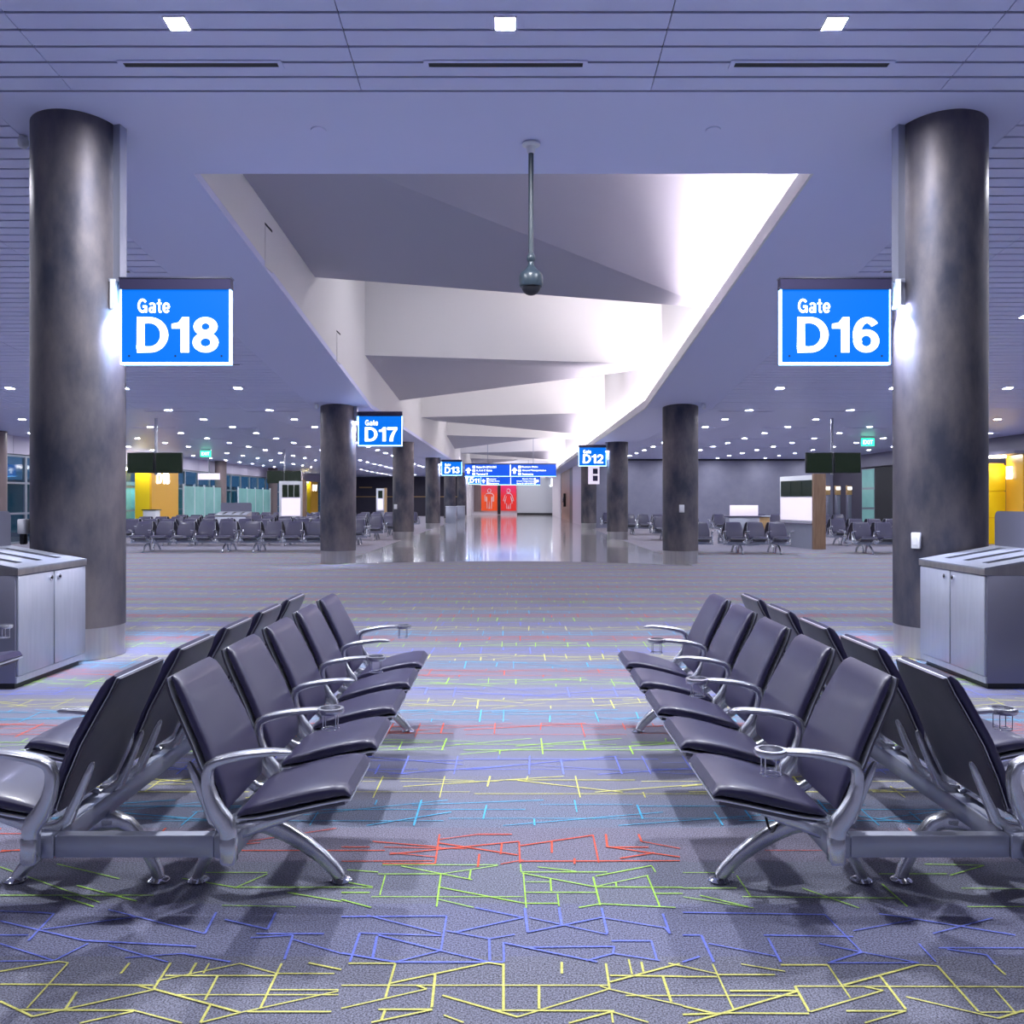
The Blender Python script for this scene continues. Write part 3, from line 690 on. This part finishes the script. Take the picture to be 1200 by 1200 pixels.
def foot_mesh(x):
    m = MB(); m.lathe((x,0,.0035), [(.040,0),(.042,.004),(.036,.010),(.022,.016),(.012,.02)], 'chrome', 20); return m.mesh('foot_pad')
def mount_mesh(f):
    m = MB(); x0, x1 = (.312,.368); a, b = sorted((x0*f, x1*f)); m.bbox(a, b, -.026, .026, .252, .352, 'alu', .012)
    return m.mesh('arm_mount')
def bracket_mesh(f):      # fin behind the backrest
    m = MB(); m.sweep([(.335,.342,.028,.034),(.290,.348,.030,.042),(.256,.372,.032,.042),(.236,.42,.032,.036),(.212,.475,.030,.032),(.189,.53,.028,.028),(.174,.565,.022,.020),(.170,.575,.012,.010)], 'alu', n=12, e=3, f=f); return m.mesh('back_bracket', 60)
def sbracket_mesh(f):
    m = MB(); m.sweep([(.33,.318,.03,.06),(.40,.338,.028,.048),(.48,.362,.026,.034),(.56,.386,.022,.018),(.60,.398,.02,.008)], 'alu', n=12, e=3, f=f); return m.mesh('seat_bracket', 60)
def bench(name, label, n, loc, rz, group, cups=(1,0), mirror_sides=(1,-1), outlets=False, detail=True):
    t = thing(name, label, 'seating', loc, rz, group); P = .61
    for si, f in enumerate(mirror_sides):
        for i in range(n):
            y = .305+P*i
            a = link('seat', cm(('s',f,'c'), lambda: seat_mesh(f,'cushion')), t, (0,y,0)); link('seat_pan', cm(('s',f,'p'), lambda: seat_mesh(f,'pan')), a)
            a = link('backrest', cm(('b',f,'c'), lambda: back_mesh(f,'cushion')), t, (0,y,0))
            link('back_shell', cm(('b',f,'s'), lambda: back_mesh(f,'back_shell')), a)
            if detail: link('edge_trim', cm(('b',f,'e'), lambda: back_mesh(f,'edge')), a)
            if detail:
                for s_ in (-1,1): link('back_bracket', cm(('bb',f), lambda: bracket_mesh(f)), a, (0,s_*.212,0)); 
                for s_ in (-1,1): link('seat_bracket', cm(('sb',f), lambda: sbracket_mesh(f)), t, (0,y+s_*.19,0))
        for i in range(n+1):
            cup = (i % 2) == cups[si]
            a = link('armrest', cm(('a',f,cup), lambda: arm_mesh(f,cup)), t, (0,P*i,0))
            link('arm_mount', cm(('am',f), lambda: mount_mesh(f)), a)
            if cup and detail: link('cup_holder', cm(('cu',f), lambda: cup_mesh(f)), a)
        L = P*n
        m = MB(); x0, x1 = sorted((.278*f,.356*f)); m.bbox(x0, x1, .03, L-.03, .257, .335, 'beam', .006); m.build('long_beam', t)
        for y in (.45, L-.33) if n > 2 else (L/2,):
            for fr in (True, False):
                a = link('leg', cm(('l',f,fr), lambda: leg_mesh(f,fr)), t, (0,y,0))
                link('foot_pad', cm(('fp',f,fr), lambda: foot_mesh(f*(.640 if fr else .078))), a)
    m = MB()
    for y in (.060, P*n-.12):
        mm = MB(); mm.bbox(-.277,.277,y-.025,y+.025,.258,.334,'beam',.005); mm.build('cross_beam', t)
    if outlets:
        for f in mirror_sides[:1]:
            mm = MB(); mm.bbox(*sorted((.56*f,.62*f)),.42,.58,.315,.36,'black',.01); o2 = mm.build('power_outlet', t)
            mm = MB(); mm.tube([(.5*f,.15+.02*q,.33-.05*math.sin(PI*q/8)) for q in range(9)], .005, 'black'); mm.build('cable', t)
    return t
b1 = bench('beam_seating', 'front left double row of black vinyl airport seats on aluminium beams', 5, (-1.315,3.075,0), 0, 'double seating rows', cups=(1,0))
b2 = bench('beam_seating', 'front right double row of black vinyl airport seats on aluminium beams', 5, (1.45,3.075,0), 0, 'double seating rows', cups=(0,1), mirror_sides=(-1,1), outlets=True)
bench('beam_seating', 'black vinyl seat row cut off by the left picture edge before the steel recycling cabinet', 5, (-4.045,3.075,0), 0, 'double seating rows', cups=(1,0)) 

# halls: benches turned to face the camera
hb = {}
def hall_bench(n, xc, y, label, group):
    if n not in hb:
        o = bench('beam_seating', label, n, (0,0,0), 0, group, detail=True); hb[n] = o
    else: o = dup(hb[n], (0,0,0), None, label, group)
    # local +x side faces -Y world: rotate -90deg ; local y -> world x
    o.rotation_euler = (0,0,-PI/2); o.location = (xc-.61*n/2, y, 0)
    return o
rowsL = [(26.25,'front'),(29.9,'second'),(33.9,'third'),(37.6,'fourth'),(41.5,'fifth'),(46,'sixth')]
posn = {-9.5:'middle',-6.35:'right-hand',-12.65:'left-hand'}
for y, rn in rowsL:
    for xc in (-12.65,-9.5,-6.35):
        if xc == -12.65 and y < 29: continue
        if xc == -9.5 and y == 33.9: xc = -8.6; posn[xc] = 'middle'; 
        hall_bench(5 if xc != -8.6 else 3, xc, y, '%s black seat bench in the %s row of the left waiting hall' % (posn[xc], rn), 'seat benches in the left hall')
for y, xc, n, lb in ((25.3,4.95,2,'short black seat bench half hidden behind the right polished-floor column'),(25.3,6.8,3,'front row three-seat black bench in the right waiting hall left of the display wall'),
        (25.3,11.0,5,'front row black seat bench right of the display wall in the right hall'),(29.9,12.0,5,'second row black seat bench right of the display wall in the right hall'),
        (33.6,6.1,3,'black seat bench behind the white-topped counter in the right hall'),(39.2,6.3,5,'black seat bench in the back row against the purple wall, nearest the aisle'),(39.2,10.2,5,'black seat bench in the back row behind the display wall'),
        (39.2,13.6,3,'black seat bench in the back right corner before the lit totems')):
    hall_bench(n, xc, y, lb, 'seat benches in the right hall')
hall_bench(2, 5.0, 44.5, 'small distant black seat pair beside the column behind the D12 sign', 'seat benches in the right hall')
def symbol(x, y, z, label):
    t = thing('accessibility_symbol', label, 'symbol', (x, y, z)); m = MB()
    m.tube([(.04*math.cos(a*PI/6), 0, .04*math.sin(a*PI/6)-.02) for a in range(12)], .007, 'white', 6, True)
    m.tube([(-.02,0,.07),(-.02,0,0),(.03,0,0),(.05,0,-.05)], .007, 'white', 6); m.build('wheelchair_figure', t)
    t.rotation_euler = (-.35,0,0)
symbol(-10.75, 26.04, .70, 'white wheelchair symbol on the first seat back of the left hall front row')
symbol(9.75, 25.09, .70, 'white wheelchair symbol on the first seat back right of the display wall')

# ---------------------------------------------------------------- recycling cabinets (front faces +x locally)
def cabinet(loc, rz, label, depth=.68):
    t = thing('recycling_cabinet', label, 'bin cabinet', loc, rz, 'steel recycling cabinets'); L = 1.13
    m = MB(); m.box(-depth+.03,-.04,.04,L-.04,.0,.05,'black'); m.build('plinth', t)
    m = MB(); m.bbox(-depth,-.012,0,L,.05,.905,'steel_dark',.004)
    m.box(-.012,0,0,L,.05,.10,'steel'); m.build('body', t)
    for k in (0,1):
        a = MB(); y0 = .012+k*L/2; a.bbox(-.012,.008,y0,y0+L/2-.018,.105,.895,'steel',.004); d = a.build('door', t)
        yk = L/2-.07 if k == 0 else L/2+.07
        a = MB(); a.tube([(.006,yk,.845),(.02,yk,.845),(.024,yk,.845)], .022, 'chrome', 16); a.tube([(.024,yk,.845),(.03,yk,.845)], .010, 'black', 12); a.build('lock', d)
    # wedge top with three slots
    a = MB(); s_ = .12/.68; zt = lambda x: .965-s_*x
    X0, X1 = -depth, .012
    ys = [0,.14,.28,.44,.58,.74,.88,1.0]
    a.hexa([(X0,-.006,.905),(X1,-.006,.905),(X1,L+.006,.905),(X0,L+.006,.905),(X0,-.006,zt(X0)-.012),(X1,-.006,zt(X1)-.012),(X1,L+.006,zt(X1)-.012),(X0,L+.006,zt(X0)-.012)],'skirt')
    slots = [(.20,.31),(.52,.63),(.84,.95)]; prev = -.006
    for (p, q) in slots+[(L+.006,None)]:
        a.hexa([(X0,prev,zt(X0)-.0115),(X1,prev,zt(X1)-.0115),(X1,p,zt(X1)-.0115),(X0,p,zt(X0)-.0115),(X0,prev,zt(X0)),(X1,prev,zt(X1)),(X1,p,zt(X1)),(X0,p,zt(X0))],'steel')
        if q:
            for (u, v) in ((X0,X0+.06),(-.12,X1)):
                a.hexa([(u,p,zt(u)-.0115),(v,p,zt(v)-.0115),(v,q,zt(v)-.0115),(u,q,zt(u)-.0115),(u,p,zt(u)),(v,p,zt(v)),(v,q,zt(v)),(u,q,zt(u))],'steel')
            prev = q
    a.build('top', t)
    for (p, q) in slots:
        a = MB(); u, v = X0+.06, -.12; a.hexa([(u,p,zt(u)-.0115),(v,p,zt(v)-.0115),(v,q,zt(v)-.0115),(u,q,zt(u)-.0115),(u,p,zt(u)-.009),(v,p,zt(v)-.009),(v,q,zt(v)-.009),(u,q,zt(u)-.009)],'black'); a.build('slot', t)
    # back panel, rounded upper corners
    a = MB(); xb0, xb1 = -depth-.03, -depth; R = .06; zt_ = 1.40; out = [(0,.05),(L,.05)]
    out += [(L-R+R*math.sin(math.radians(90-q)), zt_-R+R*math.sin(math.radians(q))) for q in range(0,91,15)]
    out += [(R-R*math.sin(math.radians(q)), zt_-R+R*math.cos(math.radians(q))) for q in range(0,91,15)]
    n = len(a.v); N = len(out)
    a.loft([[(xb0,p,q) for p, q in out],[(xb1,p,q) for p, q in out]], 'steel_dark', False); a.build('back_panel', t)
    return t
cabinet((-3.92,7.08,0), 0, 'steel recycling cabinet with two doors at the left picture edge')
cr = cabinet((3.735,8.21,0), PI, 'steel recycling cabinet with two doors at the right picture edge')
cabinet((-10.75,32.3,0), -PI/2, 'distant steel recycling cabinet among the seats of the left hall')

# ---------------------------------------------------------------- dome camera on its pole
t = thing('dome_camera', 'dark dome security camera hanging on a pole from the front soffit', 'security camera', (.18, 8.89, 3.54)); zt = cz(8.89)-3.54
m = MB(); m.lathe((0,0,zt-.05), [(.09,.045),(.09,.03),(.045,.02),(.04,-.03),(.03,-.05)], 'white', 24); m.build('ceiling_flange', t)
m = MB(); m.cyl((0,0), .026, .36, zt-.05, 'camgrey', 16); m.build('pole', t)
m = MB(); m.lathe((0,0,0), [(.028,.40),(.042,.38),(.042,.34),(.028,.32),(.03,.29),(.06,.25),(.105,.21),(.118,.18),(.118,.09),(.108,.075)], 'camgrey', 28); m.build('housing', t)
m = MB(); m.lathe((0,0,.075), [(.092*math.cos(a*PI/16)+.001, -.085*math.sin(a*PI/16)) for a in range(9)], 'black', 28); m.build('dome', t)
for x, wd in ((-1.87,'left'),(1.93,'right')):
    t = thing('ceiling_sensor', 'small round white sensor flush in the front soffit, the %s one' % wd, 'sensor', (x, 8.63, cz(8.63))); t.rotation_euler = (-math.atan(SL),0,0)
    m = MB(); m.cyl((0,0), .07, -.012, .0, 'soffit', 24, .075); m.build('cover', t)
def wall_cam(loc, label):
    t = thing('corner_camera', label, 'security camera', loc); m = MB()
    m.lathe((0,0,0), [(.04,0),(.04,-.03),(.05,-.04),(.05,-.08),(.035,-.11),(.01,-.125)], 'white', 16); m.build('body', t)
wall_cam((-4.78,8.75,cz(8.75)), 'small white ceiling camera left of the D18 column top')
wall_cam((-4.58,20.9,cz(20.9)-.02), 'small white ceiling camera left of the D17 column top')
wall_cam((4.45,20.9,cz(20.9)-.02), 'small ceiling camera right of the right polished-floor column top')
def plate(x, y, z, label, w_=.085, h_=.15, name='wall_plate'):
    t = thing(name, label, 'wall plate', (x, y, z)); m = MB(); m.bbox(-w_/2,w_/2,-.03,.0,-h_/2,h_/2,'white',.006); m.build('cover', t)
    m = MB(); m.box(-w_*.22,w_*.22,-.034,-.03,-h_*.25,h_*.25,'white'); m.build('rocker', t); return t
plate(3.79, 8.405, 1.12, 'pale rectangular wall plate on the D16 column').rotation_euler = (0,0,-.9)
plate(3.95, 20.97, 1.3, 'white wall plate on the right polished-floor column', .12, .18)
plate(-4.42, 33.76, 1.25, 'small white box on the left column behind the D17 sign', .12, .18)
t = thing('sanitizer_dispenser', 'white hand sanitizer dispenser at the left edge of the D18 column', 'dispenser', (-4.635, 8.52, 1.18)); m = MB(); m.bbox(-.05,.03,-.06,.04,0,.14,'white',.012); m.build('body', t)
m = MB(); m.bbox(-.035,.015,-.045,.02,-.10,-.001,'black',.01); m.build('nozzle', t)

# ---------------------------------------------------------------- hanging flight displays
def display(x, y, label):
    t = thing('hanging_display', label, 'display', (x, y, 2.22)); top = cz(y)-2.22
    m = MB(); m.box(-.03,.03,.03,.09,-.05,top,'alu'); m.build('pole', t)
    for s_ in (-1,1):
        m = MB(); m.bbox(*sorted((s_*.02,s_*.735)),-.05,.03,0,.55,'black',.01); sc = m.build('monitor', t)
        m = MB(); m.box(*sorted((s_*.04,s_*.715)),-.054,-.0495,.02,.53,'screen'); m.build('screen', sc)
display(-9.58, 24, 'pair of dark hanging flight monitors nearest on the left'); display(8.57, 24, 'pair of dark hanging flight monitors on the right')
display(-9.85, 38.6, 'smaller pair of dark hanging flight monitors farther back on the left')

# ---------------------------------------------------------------- information walls
def info_wall(loc, rz, W, label, side='wood', n=3):
    # front faces local -y, x from 0..W ; side slab at x = W
    t = thing('information_wall', label, 'display wall', loc, rz); H = 2.27
    m = MB(); m.box(W,W+.13,-.12,.26,0,H+.03,side); m.build('end_panel', t)
    m = MB(); m.bbox(0,W-.001,0,.2,.78,H,'white',.01); m.build('frame', t)
    m = MB(); m.box(.02,W-.01,-.10,.25,0,.74,'steel'); m.build('base_cabinet', t)
    m = MB(); m.box(-.01,W-.002,-.18,.26,.741,.779,'fasciaD'); m.build('counter', t)
    w1 = (W-.24)/n
    for k in range(n):
        m = MB(); m.box(.12+k*w1+.015,.12+(k+1)*w1-.015,-.03,-.0005,1.62,2.12,'screen'); m.build('monitor', t)
    m = MB(); m.box(.10,W-.1,-.02,-.0005,.86,1.58,'whitepanel'); m.build('light_panel', t)
info_wall((8.88,29.8,0), math.atan2(-2.5,.36), 2.5, 'tall information wall with three screens and wood end in the right hall')
info_wall((-9.5,36.4,0), .12, .95, 'tall information wall with screens in the left hall before the yellow portal', 'wood')
info_wall((-9.0,59,0), 0, .55, 'narrow distant information stand with green screen on the dark left wall', 'woodlight', 1)
# counters
t = thing('gate_counter', 'grey gate counter with glowing white upstand in the right hall', 'counter', (7.25,29.6,0))
m = MB(); m.bbox(-.1,.9,0,.6,0,.94,'steel',.01); m.build('body', t); m = MB(); m.bbox(-.14,.94,-.06,.64,.941,.98,'fasciaD',.01); m.build('worktop', t)
m = MB(); m.bbox(-.05,.88,.1,.16,.981,1.33,'whitepanel',.005); m.build('upstand', t)
t = thing('gate_counter', 'wood-fronted counter beside the white-topped grey counter', 'counter', (8.25,30.6,0))
m = MB(); m.bbox(0,.52,0,.6,0,.92,'woodlight',.01); m.build('body', t); m = MB(); m.bbox(-.03,.54,-.05,.64,.921,.96,'steel',.01); m.build('worktop', t)
t = thing('gate_counter', 'small white gate desk beside the amber portal on the left', 'counter', (-16.1,39,0))
m = MB(); m.bbox(0,.55,0,.5,0,1.05,'white',.01); m.build('body', t); m = MB(); m.bbox(-.05,.6,-.05,.55,1.051,1.09,'black',.01); m.build('worktop', t)
def podium(x, y, w_, h_, label):
    t = thing('podium', label, 'podium', (x, y, 0.005)); m = MB(); m.bbox(0,w_,0,.5,0,h_,'steel',.01); m.build('body', t); m = MB(); m.bbox(-.02,w_+.02,-.02,.52,h_+.001,h_+.04,'white',.01); m.build('cap', t)
podium(-4.35, 58.0, .68, 1.06, 'nearer pale grey podium before a column under the D13 sign'); podium(-4.4, 70.6, .6, 1.0, 'farther pale grey podium before the D11 column')

# ---------------------------------------------------------------- portals
def portal(sx, y, label, code, depth=2.4, fx=.7):
    t = thing('gate_portal', label, 'gate portal', (sx*(WX), y, 0)); s_ = sx
    m = MB(); m.box(*sorted((-s_*.05,-s_*fx)),0,.15,0,2.98,'yellow'); m.build('yellow_panel', t)
    m = MB(); m.box(*sorted((-s_*fx,-s_*(fx+.1))),.0,depth,0,2.98,'orange'); m.build('amber_panel', t)
    me = code_mesh(code, 0, 1.5, 0, .5, 0, 'signwhite', .04); o = link('glowing_number', me, t, (-s_*(fx+.11), .5 if s_ < 0 else 1.2, 2.25)); o.rotation_euler = (0,0,PI/2 if s_ < 0 else -PI/2)
    m = MB(); m.box(*sorted((-s_*.1,-s_*.6)),-.35,-.1,2.9,2.95,'lampy'); m.build('portal_lamp', t)
M['lampy'] = mat('portal_lamp_lens', (1,1,1), .5, emit=(1,.95,.8), es=14)
portal(-1, 40.2, 'yellow and amber portal of gate D18 on the left hall wall', 'D18', 3.2)
portal(-1, 72, 'distant yellow portal panel beyond the left information wall', 'D17', 2.5)
# right portal: yellow return wall facing the camera, amber wall nearer
t = thing('gate_portal', 'yellow and amber gate portal glowing behind the D16 column', 'gate portal', (16.02,30.4,0))
m = MB()
for z in (0,.9,1.8): m.box(.0,.70,0,.15,z+.01,z+.89,'yellow')
m.box(0,.70,.1,.16,0,2.75,'orange'); m.build('yellow_panel', t)
m = MB(); m.hexa([(.71,0,0),(.26,-1.8,0),(.36,-1.8,0),(.81,0,0),(.71,0,2.98),(.26,-1.8,2.98),(.36,-1.8,2.98),(.81,0,2.98)],'orange'); m.build('amber_panel', t)
me = code_mesh('D16', 0, .62, 0, .42, 0, 'signwhite', .04); o = link('glowing_number', me, t, (.62,-.25,2.2)); o.rotation_euler = (0,0,-PI/2-.245)
m = MB(); m.box(.05,.5,-.4,-.15,2.92,2.98,'lampy'); m.build('portal_lamp', t)
m = MB(); m.box(15.9,WX,28.4,30.7,2.99,3.08,'fasciaD'); struct('trim_4', m)

# frosted partition and window columns on the left
def partition(x, y0, y1, label):
    t = thing('glass_partition', label, 'glass partition', (x, y0, 0)); n = 4; L = (y1-y0)/n
    for k in range(n):
        m = MB(); m.box(-.02,.02,k*L+.04,(k+1)*L-.0,.1,2.2,'frost'); m.build('pane', t)
    for k in range(n+1):
        m = MB(); m.box(-.04,.04,k*L-.02,k*L+.03,0,2.3,'white'); m.build('post', t)
partition(-16.4, 44.6, 50.6, 'teal frosted glass partition before the left windows'); partition(-16.4, 53.5, 60.5, 'farther teal frosted glass partition before the left windows')
for y, lb in ((28.6,'brown round window-wall column at the left picture edge'),(50.6,'brown round window-wall column between the frosted partitions'),(61.6,'brown round window-wall column left of the far information wall')):
    t = thing('column', lb, 'column', (-16.5,y,0), group='window wall columns'); m = MB(); m.cyl((0,0), .32, .3, 3.69, 'brown', 32); m.build('shaft', t); m = MB(); m.cyl((0,0), .325, .004, .299, 'skirt', 32); m.build('base_skirt', t)
# hanging white exit-lit box by the partition
t = thing('hanging_sign', 'small blank white hanging sign above the frosted partition', 'sign', (-15.6,46,2.55)); m = MB(); m.box(-.55,.55,-.05,.05,0,.32,'whitepanel'); m.build('panel', t); m = MB(); m.box(-.02,.02,-.02,.02,.32,1.15,'mullion'); m.build('hanger_rod', t)

def exit_sign(x, y, label):
    t = thing('exit_sign', label, 'exit sign', (x, y, cz(y)-.34)); m = MB(); m.box(-.22,.22,-.02,.02,0,.26,'exit'); m.build('panel', t)
    m = MB(); m.box(-.22,.22,-.03,.03,.261,.339,'white'); m.build('mount', t)
    link('lettering', text_mesh('EXIT', -.17, .17, .06, .20, -.021, 'signwhite', bold=.01), t)
exit_sign(-13.2, 38.5, 'green glowing exit sign on the left hall ceiling'); exit_sign(12.2, 30.8, 'green glowing exit sign on the right hall ceiling')
for x, wd in ((15.44,'left'),(15.94,'middle'),(16.5,'right')):
    t = thing('boarding_totem', 'slim grey boarding totem with lit cap before the far right wall, %s of three' % wd, 'totem', (x, 44.0, 0), group='boarding totems')
    m = MB(); m.bbox(-.11,.11,-.1,.1,0,1.75,'steel_dark',.01); m.build('post', t); m = MB(); m.bbox(-.12,.12,-.11,.11,1.751,2.2,'woodlight',.01); c_ = m.build('cap', t)
    m = MB(); m.box(-.10,.10,-.13,-.111,2.0,2.15,'signwhite'); m.build('light', t)
m = MB(); m.box(WX-.06,WX-.0,41.9,43.5,.1,3.0,'mullion')
for z in (.2,1.15,2.1): m.box(WX-.08,WX-.05,42.0,43.4,z,z+.85,'frost')
struct('window_60', m)
m = MB(); m.box(WX-.2,WX-.0,35.5,41.6,0,3.0,'dark'); struct('door_2', m)
for x in (-5.55,-7.2):
    pass
# hanging lilac information panel behind D12
t = thing('information_panel', 'lilac framed hanging panel with dark squares below the D12 sign', 'sign', (3.66,40.5,2.22))
m = MB(); m.box(-.25,.25,-.05,.05,0,.84,'whitepanel'); m.build('frame', t)
for z in (.14,.46): 
    m = MB(); m.box(-.05,.17,-.056,-.051,z,z+.24,'header'); m.build('screen', t)
m = MB(); m.box(-.02,.02,-.02,.02,.84,1.48,'mullion'); m.build('hanger_rod', t)
t = thing('wall_phone', 'dark public phone on the walnut wall right of the far grey wall', 'phone', (3.93,68,1.0)); m = MB(); m.bbox(-.1,.06,-.2,.2,0,1.0,'black',.02); m.build('housing', t); m = MB(); m.tube([(-.12,0,.7),(-.14,.02,.4),(-.12,0,.3)],.03,'chrome',8); m.build('handset', t)
